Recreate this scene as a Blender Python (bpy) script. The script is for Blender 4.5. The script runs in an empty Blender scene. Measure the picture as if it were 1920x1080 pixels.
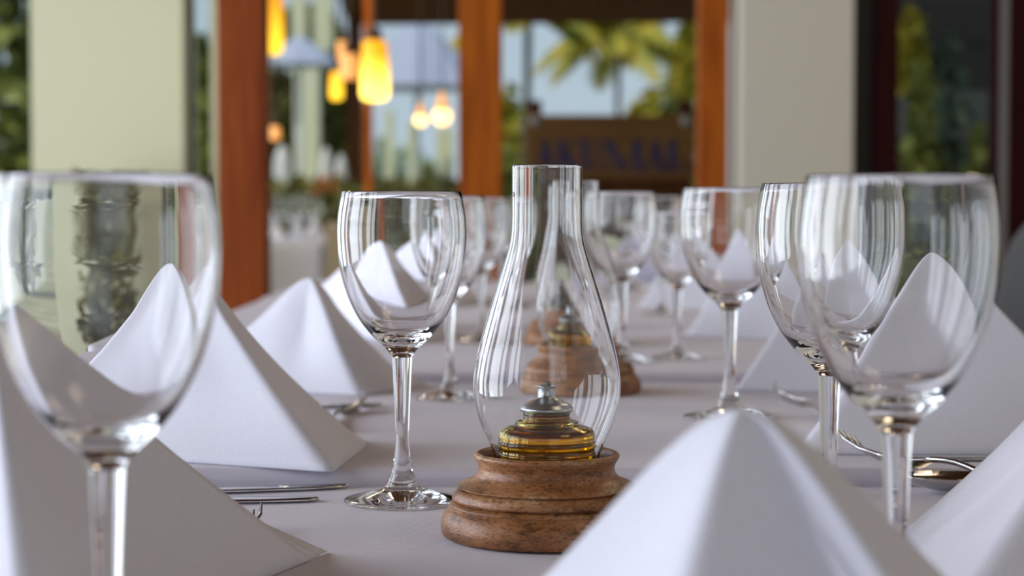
import bpy, bmesh, math, random
from mathutils import Vector, Matrix, noise
C = bpy.context.scene.collection
SC = bpy.context.scene
PI = math.pi
random.seed(7)

# ------------------------------------------------------------------ camera
F = 3600.0                      # focal length in pixels of the 1920 frame
CAMZ = 0.925
PITCH = math.atan((540 - 380) / F)
cam_d = bpy.data.cameras.new('camera'); cam = bpy.data.objects.new('camera', cam_d); C.objects.link(cam)
cam.location = (0, 0, CAMZ); cam.rotation_euler = (PI / 2 - PITCH, 0, 0)
cam_d.sensor_width = 36; cam_d.lens = 36 * F / 1920
cam_d.clip_start = 0.02; cam_d.clip_end = 300
cam_d.dof.use_dof = True; cam_d.dof.focus_distance = 1.03; cam_d.dof.aperture_fstop = 8.4
SC.camera = cam
SC.view_settings.view_transform = 'Standard'; SC.view_settings.look = 'None'
SC.view_settings.exposure = 0.0; SC.view_settings.gamma = 1; SC.view_settings.use_curve_mapping = False
cy = SC.cycles
cy.max_bounces = 16; cy.transmission_bounces = 14; cy.glossy_bounces = 8; cy.diffuse_bounces = 4
cy.transparent_max_bounces = 16; cy.sample_clamp_indirect = 3.0; cy.blur_glossy = 0.6

# ------------------------------------------------------------------ sky and light
w = bpy.data.worlds.new('sky'); SC.world = w; w.use_nodes = True
nt = w.node_tree; bg = nt.nodes['Background']
tc = nt.nodes.new('ShaderNodeTexCoord'); sp = nt.nodes.new('ShaderNodeSeparateXYZ')
rp = nt.nodes.new('ShaderNodeValToRGB'); nt.links.new(tc.outputs['Generated'], sp.inputs[0])
nt.links.new(sp.outputs['Z'], rp.inputs[0]); nt.links.new(rp.outputs[0], bg.inputs[0])
rp.color_ramp.elements[0].position = 0.0; rp.color_ramp.elements[0].color = (0.50, 0.62, 0.70, 1)
rp.color_ramp.elements[1].position = 0.5; rp.color_ramp.elements[1].color = (0.36, 0.47, 0.66, 1)
bg.inputs[1].default_value = 0.92

sun_d = bpy.data.lights.new('sun', 'SUN'); sun = bpy.data.objects.new('sun', sun_d); C.objects.link(sun)
sun_d.energy = 2.2; sun_d.color = (1, 0.94, 0.78); sun_d.angle = 0.02
sun.rotation_euler = (math.radians(22), math.radians(-24), 0)

def area(name, loc, rot, sx, sy, e, col):
    d = bpy.data.lights.new(name, 'AREA'); d.shape = 'RECTANGLE'; d.size = sx; d.size_y = sy; d.energy = e; d.color = col
    o = bpy.data.objects.new(name, d); C.objects.link(o); o.location = loc; o.rotation_euler = rot; return o
# daylight of the open left side, one light per bay between its posts
for yy, wd, e in [(-1.5, .5, 20), (-.75, .55, 24), (.25, .35, 18), (1.12, 1.0, 62), (2.25, .35, 16), (3.15, .8, 40), (4.6, .7, 26), (6.0, .7, 30)]:
    area('daylight', (-3.0, yy, 1.45), (0, math.radians(-90), 0), 2.4, wd, e, (0.84, 0.90, 1.0))
# unseen fill lights added overhead to warm and brighten the room
area('overhead_fill', (1.6, 3.6, 2.86), (0, 0, 0), .9, .9, 16, (1.0, .80, .55))
area('overhead_fill', (1.3, .6, 2.86), (0, 0, 0), .8, .8, 6, (1.0, .80, .55))
area('overhead_fill', (-1.0, 7.95, 2.75), (math.radians(8), 0, 0), .5, .3, 26, (1.0, .92, .78))
area('overhead_fill', (-1.4, 5.4, 2.86), (0, 0, 0), .6, .6, 12, (1.0, .80, .50))
area('daylight', (1.2, -2.6, 2.0), (math.radians(90), 0, 0), 2.0, 1.3, 6, (0.9, 0.94, 1.0))  # added fill light at the unseen rear opening, behind the camera

# ------------------------------------------------------------------ coordinates
def ray(px, py):
    x = (px - 960) / F; v = (540 - py) / F
    cp, s_ = math.cos(PITCH), math.sin(PITCH)
    return Vector((x, cp + v * s_, v * cp - s_))
def at(px, py, Y):
    r = ray(px, py); return Vector((0, 0, CAMZ)) + r * (Y / r.y)
def on(px, py, z):
    r = ray(px, py); return Vector((0, 0, CAMZ)) + r * ((z - CAMZ) / r.z)
TA = 0.75
LEV = {'A': TA, 'B': TA + .010, 'C': TA + .018, 'D': TA + .022, 'E': TA + .024}

# ------------------------------------------------------------------ materials
def mat(name, col=(.5, .5, .5), rough=.5, metal=0, trans=0, ior=1.45, spec=None, sheen=0, emit=None, es=0):
    m = bpy.data.materials.new(name); m.use_nodes = True
    b = m.node_tree.nodes['Principled BSDF']
    b.inputs['Base Color'].default_value = (*col, 1); b.inputs['Roughness'].default_value = rough
    b.inputs['Metallic'].default_value = metal; b.inputs['Transmission Weight'].default_value = trans
    b.inputs['IOR'].default_value = ior
    if spec is not None: b.inputs['Specular IOR Level'].default_value = spec
    if sheen: b.inputs['Sheen Weight'].default_value = sheen
    if emit: b.inputs['Emission Color'].default_value = (*emit, 1); b.inputs['Emission Strength'].default_value = es
    return m
def N(m, t, **kw):
    n = m.node_tree.nodes.new(t)
    for k, v in kw.items():
        if hasattr(n, k) and k not in n.inputs.keys(): setattr(n, k, v)
        else: n.inputs[k].default_value = v
    return n
def L(m, a, b): m.node_tree.links.new(a, b)
def B(m): return m.node_tree.nodes['Principled BSDF']
def ramp(m, fac, stops):
    r = m.node_tree.nodes.new('ShaderNodeValToRGB'); e = r.color_ramp.elements
    while len(e) < len(stops): e.new(.5)
    for i, (p, c) in enumerate(stops): e[i].position = p; e[i].color = (*c, 1)
    L(m, fac, r.inputs[0]); return r
def bump(m, h, strength, dist):
    b = N(m, 'ShaderNodeBump'); b.inputs['Strength'].default_value = strength; b.inputs['Distance'].default_value = dist
    L(m, h, b.inputs['Height']); L(m, b.outputs[0], B(m).inputs['Normal']); return b
def coords(m, scale=(1, 1, 1)):
    t = N(m, 'ShaderNodeTexCoord'); mp = N(m, 'ShaderNodeMapping'); mp.inputs['Scale'].default_value = scale
    L(m, t.outputs['Object'], mp.inputs[0]); return mp.outputs[0]
def add(m, a, b, op='ADD'):
    n = N(m, 'ShaderNodeMath', operation=op); L(m, a, n.inputs[0])
    if isinstance(b, (int, float)): n.inputs[1].default_value = b
    else: L(m, b, n.inputs[1])
    return n.outputs[0]

def cloth_mat(name, col, weave=1400, wr=.3):
    m = mat(name, col, .85, sheen=.15, spec=.2)
    co = coords(m)
    w1 = N(m, 'ShaderNodeTexWave', bands_direction='X'); w1.inputs['Scale'].default_value = weave / 6.28
    w2 = N(m, 'ShaderNodeTexWave', bands_direction='Y'); w2.inputs['Scale'].default_value = weave / 6.28
    n1 = N(m, 'ShaderNodeTexNoise'); n1.inputs['Scale'].default_value = 14; n1.inputs['Detail'].default_value = 4
    for q in (w1, w2, n1): L(m, co, q.inputs['Vector'])
    h = add(m, add(m, w1.outputs['Fac'], w2.outputs['Fac']), .05, 'MULTIPLY')
    h2 = add(m, h, add(m, n1.outputs['Fac'], wr * 10, 'MULTIPLY'))
    bump(m, h2, .5, .0012)
    n2 = N(m, 'ShaderNodeTexNoise'); n2.inputs['Scale'].default_value = 600; n2.inputs['Detail'].default_value = 2; L(m, co, n2.inputs['Vector'])
    r = ramp(m, n2.outputs['Fac'], [(.3, tuple(c * .94 for c in col)), (.7, col)]); L(m, r.outputs[0], B(m).inputs['Base Color'])
    return m
def wood_mat(name, c1, c2, rough=.55, sc=(14, 14, 1.2)):
    m = mat(name, c1, rough, spec=.12)
    co = coords(m, sc)
    n = N(m, 'ShaderNodeTexNoise'); n.inputs['Scale'].default_value = 2.2; n.inputs['Detail'].default_value = 7; n.inputs['Distortion'].default_value = .6
    L(m, co, n.inputs['Vector'])
    r = ramp(m, n.outputs['Fac'], [(.32, c2), (.66, c1)]); L(m, r.outputs[0], B(m).inputs['Base Color'])
    bump(m, n.outputs['Fac'], .25, .003); return m

M = {}
M['napkin'] = cloth_mat('napkin_linen', (.80, .79, .87), 2600, .12)
M['cloth'] = cloth_mat('tablecloth_cotton', (.665, .62, .69), 2200, .3)
M['glass'] = mat('clear_glass', (1, 1, 1), 0.0, trans=1, ior=1.5)
M['thin'] = mat('chimney_glass', (1, 1, 1), 0.0, trans=1, ior=1.45)
M['bottle'] = mat('bottle_glass', (1, .86, .26), 0.02, trans=1, ior=1.5)
M['oil'] = mat('amber_oil', (1, .60, .006), 0.0, trans=1, ior=1.36)
M['steel'] = mat('cutlery_steel', (.62, .60, .58), .16, metal=1)
M['tin'] = mat('zinc_cap', (.52, .53, .53), .33, metal=1)
M['wick'] = mat('wick_fibre', (.25, .22, .18), .9)
M['postwood'] = wood_mat('orange_brown_wood', (.44, .115, .009), (.25, .052, .005))
M['postred'] = wood_mat('red_brown_wood', (.30, .070, .014), (.17, .030, .007))
M['darkwood'] = wood_mat('dark_brown_wood', (.075, .026, .006), (.040, .012, .003))
M['maroon'] = wood_mat('dark_maroon_wood', (.028, .0015, .002), (.014, .001, .001), .6)
M['signwood'] = wood_mat('sign_board_wood', (.15, .075, .022), (.10, .048, .015), .6, (1.2, 14, 14))
M['navy'] = mat('navy_paint', (.022, .016, .060), .6)
M['bolt'] = mat('grey_bolt', (.22, .2, .18), .5)
M['cream'] = mat('cream_plaster', (.76, .77, .53), .8)
M['beige'] = mat('beige_plaster', (.60, .57, .49), .8)
for k in ('cream', 'beige'):
    m = M[k]; n = N(m, 'ShaderNodeTexNoise'); n.inputs['Scale'].default_value = 60; n.inputs['Detail'].default_value = 5
    L(m, coords(m), n.inputs['Vector']); bump(m, n.outputs['Fac'], .2, .004)
M['frame'] = mat('brown_frame', (.06, .03, .012), .4)
M['jamb'] = mat('grey_jamb', (.16, .15, .15), .5)
M['white'] = mat('white_enamel', (.72, .74, .72), .5)
M['canopy'] = mat('umbrella_canvas', (.42, .47, .60), .8)
M['tan'] = mat('tan_wicker', (.50, .40, .26), .8)
M['black'] = mat('black_panel', (.012, .011, .010), .6)
M['slate'] = mat('slate_panel', (.06, .065, .065), .6)
M['pane'] = mat('window_glass', (.9, .95, .93), .0, trans=1, ior=1.1)
# pottery
m = M['pottery'] = mat('brown_pottery', (.3, .15, .07), .38)
co = coords(m, (1, 1, 3.0))
n1 = N(m, 'ShaderNodeTexNoise'); n1.inputs['Scale'].default_value = 26; n1.inputs['Detail'].default_value = 8; n1.inputs['Roughness'].default_value = .65; L(m, co, n1.inputs['Vector'])
n2 = N(m, 'ShaderNodeTexNoise'); n2.inputs['Scale'].default_value = 420; n2.inputs['Detail'].default_value = 3; L(m, co, n2.inputs['Vector'])
n3 = N(m, 'ShaderNodeTexNoise'); n3.inputs['Scale'].default_value = 70; n3.inputs['Detail'].default_value = 6; L(m, co, n3.inputs['Vector'])
r1 = ramp(m, n1.outputs['Fac'], [(.34, (.13, .065, .03)), (.47, (.33, .135, .048)), (.60, (.43, .20, .085)), (.72, (.58, .39, .24))])
r2 = ramp(m, n2.outputs['Fac'], [(.34, (.45, .42, .4)), (.5, (1, 1, 1))])
r3 = ramp(m, n3.outputs['Fac'], [(.33, (.35, .33, .30)), (.44, (1, 1, 1))])
mx = N(m, 'ShaderNodeMix', data_type='RGBA', blend_type='MULTIPLY'); mx.inputs[0].default_value = .9
L(m, r1.outputs[0], mx.inputs[6]); L(m, r2.outputs[0], mx.inputs[7])
mx2 = N(m, 'ShaderNodeMix', data_type='RGBA', blend_type='MULTIPLY'); mx2.inputs[0].default_value = .8
L(m, mx.outputs[2], mx2.inputs[6]); L(m, r3.outputs[0], mx2.inputs[7]); L(m, mx2.outputs[2], B(m).inputs['Base Color'])
bump(m, add(m, n3.outputs['Fac'], n2.outputs['Fac']), .35, .0008)
# wicker
m = M['wicker'] = mat('grey_wicker', (.10, .105, .105), .6)
co = coords(m); wv = []
for d_, s_ in (('Y', 55), ('Z', 95)):
    q = N(m, 'ShaderNodeTexWave', bands_direction=d_); q.inputs['Scale'].default_value = s_; q.inputs['Distortion'].default_value = .6; L(m, co, q.inputs['Vector']); wv.append(q.outputs['Fac'])
h = add(m, wv[0], wv[1], 'MULTIPLY'); bump(m, h, .9, .003)
r = ramp(m, h, [(.05, (.045, .048, .048)), (.6, (.17, .175, .172))]); L(m, r.outputs[0], B(m).inputs['Base Color'])
# foliage, ground
def leafmat(name, a, b):
    m = mat(name, a, .6); n = N(m, 'ShaderNodeTexNoise'); n.inputs['Scale'].default_value = 3.5; n.inputs['Detail'].default_value = 3
    L(m, coords(m), n.inputs['Vector']); r = ramp(m, n.outputs['Fac'], [(.38, a), (.62, b)]); L(m, r.outputs[0], B(m).inputs['Base Color']); return m
M['leafy'] = leafmat('green_leaves', (.10, .13, .02), (.30, .32, .07))
M['leafdark'] = leafmat('dark_leaves', (.07, .07, .015), (.20, .19, .05))
M['palm'] = leafmat('palm_leaves', (.22, .24, .015), (.55, .42, .04))
M['pale'] = leafmat('pale_leaves', (.22, .30, .16), (.50, .60, .46))
M['sage'] = leafmat('sage_leaves', (.06, .09, .05), (.16, .21, .14))
M['trunk'] = wood_mat('grey_bark', (.16, .12, .08), (.09, .06, .04), .9, (8, 8, 8))
M['flower'] = mat('orange_petals', (.6, .16, .03), .6)
M['thatch'] = wood_mat('thatch', (.12, .045, .012), (.055, .018, .004), .9, (20, 3, 3))
M['floor'] = mat('floor_tile', (.30, .25, .19), .5)
M['ground'] = mat('sand', (.42, .40, .30), .9)
for k, s_, a, b in (('floor', 6, (.2, .17, .13), (.36, .3, .23)), ('ground', 1.5, (.30, .32, .18), (.5, .47, .36))):
    m = M[k]; n = N(m, 'ShaderNodeTexNoise'); n.inputs['Scale'].default_value = s_; L(m, coords(m), n.inputs['Vector'])
    r = ramp(m, n.outputs['Fac'], [(.35, a), (.65, b)]); L(m, r.outputs[0], B(m).inputs['Base Color'])
def glow(name, lo, hi, s0, s1, z0, z1):
    """lit amber shade: brighter and paler round the bulb inside it"""
    m = mat(name, hi, .4); t = N(m, 'ShaderNodeTexCoord'); s = N(m, 'ShaderNodeSeparateXYZ'); L(m, t.outputs['Object'], s.inputs[0])
    mr = N(m, 'ShaderNodeMapRange'); mr.inputs[1].default_value = z0; mr.inputs[2].default_value = z1; L(m, s.outputs['Z'], mr.inputs[0])
    r = ramp(m, mr.outputs[0], [(0, lo), (1, hi)]); L(m, r.outputs[0], B(m).inputs['Emission Color'])
    st = N(m, 'ShaderNodeMapRange'); st.inputs[3].default_value = s0; st.inputs[4].default_value = s1; L(m, mr.outputs[0], st.inputs[0]); L(m, st.outputs[0], B(m).inputs['Emission Strength'])
    return m
M['amber'] = glow('lit_amber_shade', (1, .66, .03), (.85, .30, .01), 1.7, .7, .03, .20)
M['hot'] = glow('lit_bright_shade', (1, .72, .12), (.95, .42, .01), 3.2, .9, .03, .15)
M['globe'] = mat('lit_globe', (1, .8, .4), .4, emit=(1, .62, .20), es=3.0)
M['dim'] = mat('dim_globe', (1, .5, .2), .4, emit=(.8, .33, .06), es=.9)
M['cord'] = mat('lamp_cord', (.05, .035, .02), .6)

# ------------------------------------------------------------------ helpers
def obj(name, bm, m, parent=None, smooth=False, loc=None):
    me = bpy.data.meshes.new(name); bmesh.ops.recalc_face_normals(bm, faces=bm.faces[:]) if smooth != 'keep' else None
    bm.to_mesh(me); bm.free(); me.materials.append(m)
    if smooth:
        for p in me.polygons: p.use_smooth = True
    o = bpy.data.objects.new(name, me); C.objects.link(o)
    if parent: o.parent = parent
    if loc is not None: o.location = loc
    return o
def tag(o, label=None, cat=None, group=None, kind=None):
    if label: o['label'] = label
    if cat: o['category'] = cat
    if group: o['group'] = group
    if kind: o['kind'] = kind
    return o
def thing(name, loc, label, cat, group=None, rz=0):
    o = bpy.data.objects.new(name, None); C.objects.link(o); o.location = loc; o.rotation_euler = (0, 0, rz); o.empty_display_size = .05
    return tag(o, label, cat, group)
def boxbm(bm, a, b, bevel=0):
    v = [bm.verts.new((x, y, z)) for x in (a[0], b[0]) for y in (a[1], b[1]) for z in (a[2], b[2])]
    f = [(0, 1, 3, 2), (4, 6, 7, 5), (0, 4, 5, 1), (2, 3, 7, 6), (0, 2, 6, 4), (1, 5, 7, 3)]
    fs = [bm.faces.new([v[i] for i in q]) for q in f]
    if bevel:
        es = list({e for q in fs for e in q.edges})
        bmesh.ops.bevel(bm, geom=es, offset=bevel, segments=2, affect='EDGES', profile=.6)
def box(name, a, b, m, parent=None, bevel=.004):
    bm = bmesh.new(); boxbm(bm, a, b, bevel); return obj(name, bm, m, parent)
def spline(pts, n=5):
    out = []
    for i in range(len(pts) - 1):
        p0 = pts[max(i - 1, 0)]; p1 = pts[i]; p2 = pts[i + 1]; p3 = pts[min(i + 2, len(pts) - 1)]
        for k in range(n):
            t = k / n
            out.append(tuple(.5 * ((2 * b) + (-a + c) * t + (2 * a - 5 * b + 4 * c - d) * t * t + (-a + 3 * b - 3 * c + d) * t ** 3) for a, b, c, d in zip(p0, p1, p2, p3)))
    out.append(tuple(pts[-1])); return out
def lathebm(bm, prof, seg=72):
    rings = []
    for r, z in prof:
        if r < 1e-6: rings.append([bm.verts.new((0, 0, z))])
        else: rings.append([bm.verts.new((r * math.cos(2 * PI * k / seg), r * math.sin(2 * PI * k / seg), z)) for k in range(seg)])
    for a, b in zip(rings, rings[1:]):
        for k in range(seg):
            k2 = (k + 1) % seg
            if len(a) == 1 and len(b) == 1: continue
            if len(a) == 1: bm.faces.new([a[0], b[k2], b[k]])
            elif len(b) == 1: bm.faces.new([a[k], a[k2], b[0]])
            else: bm.faces.new([a[k], a[k2], b[k2], b[k]])
def lathe(name, prof, m, parent=None, seg=72):
    """profile runs outside surface upward, then inside downward: the normals point out of the solid"""
    bm = bmesh.new(); lathebm(bm, prof, seg); return obj(name, bm, m, parent, 'keep')
def tube(bm, pts, rad, seg=8):
    prev = None; n = len(pts)
    for i, p in enumerate(pts):
        p = Vector(p); d = (Vector(pts[min(i + 1, n - 1)]) - Vector(pts[max(i - 1, 0)])).normalized()
        u = d.cross(Vector((0, 0, 1)) if abs(d.z) < .9 else Vector((1, 0, 0))).normalized(); v = d.cross(u)
        r = rad[i] if isinstance(rad, (list, tuple)) else rad
        ring = [bm.verts.new(p + u * r * math.cos(2 * PI * k / seg) + v * r * math.sin(2 * PI * k / seg)) for k in range(seg)]
        if prev:
            for k in range(seg): bm.faces.new([prev[k], prev[(k + 1) % seg], ring[(k + 1) % seg], ring[k]])
        else: bm.faces.new(ring[::-1])
        prev = ring
    bm.faces.new(prev)
def copy_tree(o, parent=None):
    c = o.copy(); C.objects.link(c)
    if parent: c.parent = parent
    for ch in list(o.children): copy_tree(ch, c)
    return c

# ------------------------------------------------------------------ the setting
bm = bmesh.new(); boxbm(bm, (-3.2, -3, -.05), (3.2, 10.2, 0)); tag(obj('floor', bm, M['floor']), kind='structure')
bm = bmesh.new(); boxbm(bm, (-60, 10.2, -.15), (60, 90, -.06)); tag(obj('ground', bm, M['ground']), 'sandy ground outside the restaurant', kind='structure')
bm = bmesh.new(); boxbm(bm, (-3.2, -3, 2.9), (3.2, 7.3, 3.0)); tag(obj('ceiling', bm, M['darkwood']), kind='structure')
bm = bmesh.new(); boxbm(bm, (3.1, -3, 0), (3.2, 5.6, 2.9)); tag(obj('wall_right', bm, M['beige']), kind='structure')
bm = bmesh.new()
for a, b in (((-3.1, -3.0, 0), (.2, -2.9, 2.9)), ((2.2, -3.0, 0), (3.1, -2.9, 2.9)), ((.2, -3.0, 0), (2.2, -2.9, .9))): boxbm(bm, a, b)
tag(obj('wall_rear', bm, M['beige']), kind='structure')
for yy in (-2.05, -.1, 1.9, 3.9):
    tag(box('trim_1', (-3.16, yy - .07, 0), (-3.02, yy + .07, 2.9), M['postred'], bevel=.006), kind='structure')

def slab(name, x0, x1, d, depth, m, z0=0, z1=2.9, **k):
    a = at(x0, 380, d); b = at(x1, 380, d)
    return box(name, (a.x, d, z0), (b.x, d + depth, z1), m, **k)
# square wooden posts in a line behind the table
p = slab('wooden_post', 408, 497, 4.95, .12, M['postred'], bevel=.006); tag(p, 'red-brown square wooden post at left, beside the end of the near napkins', 'post')
p = slab('wooden_post', 860, 941, 5.3, .12, M['postwood'], bevel=.006); tag(p, 'orange-brown square wooden post in the middle, left of the sign stand', 'post')
p = slab('wooden_post', 1310, 1365, 5.75, .10, M['postwood'], bevel=.006); tag(p, 'orange-brown square wooden post standing against the wide beige column', 'post')
# cream columns
p = slab('plaster_column', 1387, 1600, 5.65, .29, M['beige'], bevel=.008); tag(p, 'wide beige plaster column right of the sign stand', 'column')
p = slab('plaster_column', 60, 346, 7.6, .3, M['cream'], bevel=.008); tag(p, 'pale cream plaster column at far left', 'column')
# left window beside the cream column
wn = thing('window_1', at(378, 380, 7.7) * Vector((1, 1, 0)) if False else (at(378, 380, 7.7).x, 7.7, 0), 'narrow window with brown frame beside the cream column', None); wn['kind'] = 'structure'; del wn['label']
def wpart(name, x0, x1, z0, z1, y0, y1, m, par):
    a = at(x0, 380, 7.7).x - par.location.x; b = at(x1, 380, 7.7).x - par.location.x
    return box(name, (a, y0, z0), (b, y1, z1), m, par, bevel=.003)
wpart('frame', 346, 361, 0, 2.9, 0, .08, M['frame'], wn)
wpart('jamb', 396, 412, 0, 2.9, 0, .08, M['cream'], wn)
wpart('pane', 361, 396, .1, 2.8, .03, .036, M['pane'], wn)
wpart('sill', 361, 396, 0, .1, 0, .08, M['frame'], wn)

# glazed door at the right of the column
def X(px, d): return (px - 960) / F * d
DD = 5.7
dr = thing('door_1', (X(1770, DD), DD, 0), None, None); dr['kind'] = 'structure'
def dpart(name, x0, x1, z0, z1, y0, y1, m):
    return box(name, (X(x0, DD) - dr.location.x, y0, z0), (X(x1, DD) - dr.location.x, y1, z1), m, dr, bevel=.003)
dpart('frame', 1601, 1640, 0, 2.9, .04, .2, M['black'])
dpart('stile', 1640, 1682, 0, 2.9, 0, .06, M['maroon'])
dpart('stile', 1858, 1870, 0, 2.9, 0, .06, M['maroon'])
dpart('rail', 1682, 1858, 0, .12, 0, .06, M['maroon'])
dpart('rail', 1682, 1858, 2.5, 2.9, 0, .06, M['maroon'])
dpart('pane', 1682, 1858, .12, 2.5, .028, .034, M['pane'])
dpart('jamb', 1871, 1888, 0, 2.9, .0, .08, M['jamb'])
bm = bmesh.new(); boxbm(bm, (X(1888, DD), DD, 0), (3.2, DD + .1, 2.9)); tag(obj('wall_back', bm, M['maroon']), kind='structure')

# ------------------------------------------------------------------ tables and cloths
XL, XR = -.40, .46
EDGES = [.30, 1.185, 1.765, 2.40, 3.05, 3.75]
def cloth(x0, x1, y0, y1, z, drop, seed):
    """cloth laid over a table: flat top, rounded edge, softly waving skirt on the four sides"""
    cx, cyy = (x0 + x1) / 2, (y0 + y1) / 2; hx, hy = (x1 - x0) / 2, (y1 - y0) / 2; R = .007
    def off(p, nrm, t):   # skirt wave
        return nrm * (.012 * t * (math.sin(p * 26 + seed) + .5 * math.sin(p * 61 + seed * 2)))
    prof = [(0, 0)] + [(R * math.sin(a), -R * (1 - math.cos(a))) for a in [PI / 2 * k / 5 for k in range(1, 6)]] + [(R, -R - drop * k / 6) for k in range(1, 7)]
    per = []
    n = 44
    cr = .012
    cs = [(hx - cr, -hy + cr, -PI / 2), (hx - cr, hy - cr, 0), (-hx + cr, hy - cr, PI / 2), (-hx + cr, -hy + cr, PI)]
    for ci in range(4):
        c0 = cs[ci]
        for k in range(5):
            a = c0[2] + PI / 2 * k / 4; per.append((c0[0] + (cr - R) * math.cos(a), c0[1] + (cr - R) * math.sin(a), math.cos(a), math.sin(a)))
        c1 = cs[(ci + 1) % 4]; a = c0[2] + PI / 2
        sx, sy = c0[0] + (cr - R) * math.cos(a), c0[1] + (cr - R) * math.sin(a); ex, ey = c1[0] + (cr - R) * math.cos(a), c1[1] + (cr - R) * math.sin(a)
        for k in range(1, n): per.append((sx + (ex - sx) * k / n, sy + (ey - sy) * k / n, math.cos(a), math.sin(a)))
    bm = bmesh.new(); rings = []
    for o, dz in prof:
        ring = []
        for j, (px, py, nx, ny) in enumerate(per):
            t = max(0, -dz - R) / drop; s = px * abs(ny) + py * abs(nx)
            wv = .5 * t * (.010 * math.sin(s * 24 + seed) + .004 * math.sin(s * 57 + seed)) if abs(nx) > .9 else 0
            ring.append(bm.verts.new((cx + px + nx * (o + wv + .006 * t * (abs(nx) > .9)), cyy + py + ny * o, z + dz + (.0012 * math.sin(s * 19 + seed) if abs(ny) > .9 else 0) * min(1, -dz / R if dz else 0))))
        rings.append(ring)
    for a, b in zip(rings, rings[1:]):
        for k in range(len(a)): bm.faces.new([a[k], b[k], b[(k + 1) % len(a)], a[(k + 1) % len(a)]])
    bm.faces.new(rings[0])
    return bm
names = ['nearest white tablecloth, under the front lamp and tall glass', 'second white tablecloth from the camera, its raised front edge behind the front lamp',
         'third white tablecloth from the camera, behind the second oil lamp', 'fourth white tablecloth from the camera, under distant glasses', 'farthest white tablecloth of the long table']
tn = ['square wooden table under the nearest tablecloth', 'square wooden table under the second tablecloth', 'square wooden table under the third tablecloth', 'square wooden table under the fourth tablecloth', 'square wooden table under the farthest tablecloth']
tproto = None
for i, kx in enumerate('ABCDE'):
    y0, y1 = EDGES[i], EDGES[i + 1] - .003; z = LEV[kx]
    o = obj('tablecloth', cloth(XL, XR, y0, y1, z, .26, i * 1.7), M['cloth'], smooth=True)
    tag(o, names[i], 'tablecloth', 'white cloths of the long table')
    md = o.modifiers.new('edge', 'WEIGHTED_NORMAL')
    t = thing('dining_table', ((XL + XR) / 2, (y0 + y1) / 2, 0), tn[i], 'table', 'tables pushed together in one row')
    hx, hy = (XR - XL) / 2 - .012, (y1 - y0) / 2 - .012
    box('tabletop', (-hx, -hy, z - .035), (hx, hy, z - .002), M['darkwood'], t)
    for sx in (-1, 1):
        for sy in (-1, 1): box('leg', (sx * (hx - .05) - .025, sy * (hy - .05) - .025, 0), (sx * (hx - .05) + .025, sy * (hy - .05) + .025, z - .035), M['darkwood'], t)

# ------------------------------------------------------------------ wine glasses
S0 = 3190.0
def q(y, r): return (r / S0, (941 - y) / S0)
foot_p = spline([(0, 0.0004), (.020, 0.0004), (.0325, 0.0002)], 3) + [(.0340, .0004), (.03445, .0009), (.0345, .0014), (.0342, .0020), (.0335, .0024)] + spline([(.0335, .0024), (.026, .0042), (.018, .0066), q(913, 36), q(906, 31)], 4)[1:]
stem_p = spline([q(906, 31), q(893, 24.5), q(875, 19), q(856, 16), q(830, 13.6), q(805, 13), q(755, 15), q(700, 17.4), q(675, 18.8), q(667, 19.2)], 4)
bowl_out = spline([q(667, 19.2), q(659, 24), q(650, 31.5), q(640, 42), q(626, 57), q(596, 80), q(559, 99), q(522, 111), q(490, 118), q(455, 121.5), q(425, 122), q(395, 119.5), q(358.5, 113)], 5)
bowl_in = [(.03535, .18300), (.03505, .1834), (.03480, .1831)] + spline([q(370, 112.0), q(395, 116.0), q(425, 118.3), q(455, 117.8), q(490, 114), q(522, 106.5), q(559, 93.5), q(596, 72.5), q(618, 50), q(630, 27), q(633.5, 0)], 5)
bowl_in[-1] = (0, bowl_in[-1][1])
GH = .1836
def make_glass():
    root = bpy.data.objects.new('wine_glass', None); C.objects.link(root); root.empty_display_size = .05
    lathe('bowl', bowl_out + bowl_in, M['glass'], root, 96); lathe('stem', stem_p, M['glass'], root, 48); lathe('foot', foot_p, M['glass'], root, 96)
    return root
gproto = make_glass(); first = True
GR = 'empty wine glasses along the table'
def glass(px, by, lev, rim, half, label, group=GR, Y=None, xy=None):
    global first
    z = LEV.get(lev, lev); p = on(px, by, z)
    if Y is not None: p = Vector((X(px, Y), Y, z))
    # rim height wanted
    r = ray(px, rim); zr = CAMZ + r.z * (p.y / r.y); sz = (zr - z) / GH
    sx = half / (F / p.y) / (122 / S0)
    o = gproto if first else copy_tree(gproto); first = False
    o.location = p; o.scale = (sx, sx, sz); o.rotation_euler.z = random.random() * 6
    return tag(o, label, 'wine glass', group)
glass(754.5, 941, 'A', 358, 122, 'sharp tall wine glass standing left of the front oil lamp')
glass(205, 1356, 'A', 325, 215, 'large blurred wine glass at the left, close to the camera')
glass(1677, 1232, 'A', 327, 187, 'largest blurred wine glass at right, nearest on that side')
glass(1553, 1018, 'A', 343, 140, 'wine glass just behind the largest right-hand one, stem cut by the front napkin')
glass(1367, 784, 'B', 351, 95, 'wine glass whose foot shows just above the front napkin peak')
glass(1166, 678, 'C', 359, 67, 'blurred wine glass directly right of the front lamp chimney')
glass(1270, 673, 'C', 395, 55, 'smaller blurred wine glass with a lower rim, left of the glass above the front napkin')
glass(843, 748, 'B', 367, 71, 'wine glass partly hidden behind the sharp tall glass')
glass(902, 642, 'C', 370, 53, 'distant wine glass between the tall glass and the lamp chimney')
glass(1240, 590, 'D', 368, 42, 'small distant wine glass under the sign board, right one')
glass(1188, 545, 'E', 372, 44, 'small distant wine glass under the sign board, left one')
glass(940, 575, 'D', 372, 44, 'small distant wine glass seen just left of the lamp chimney')

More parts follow.
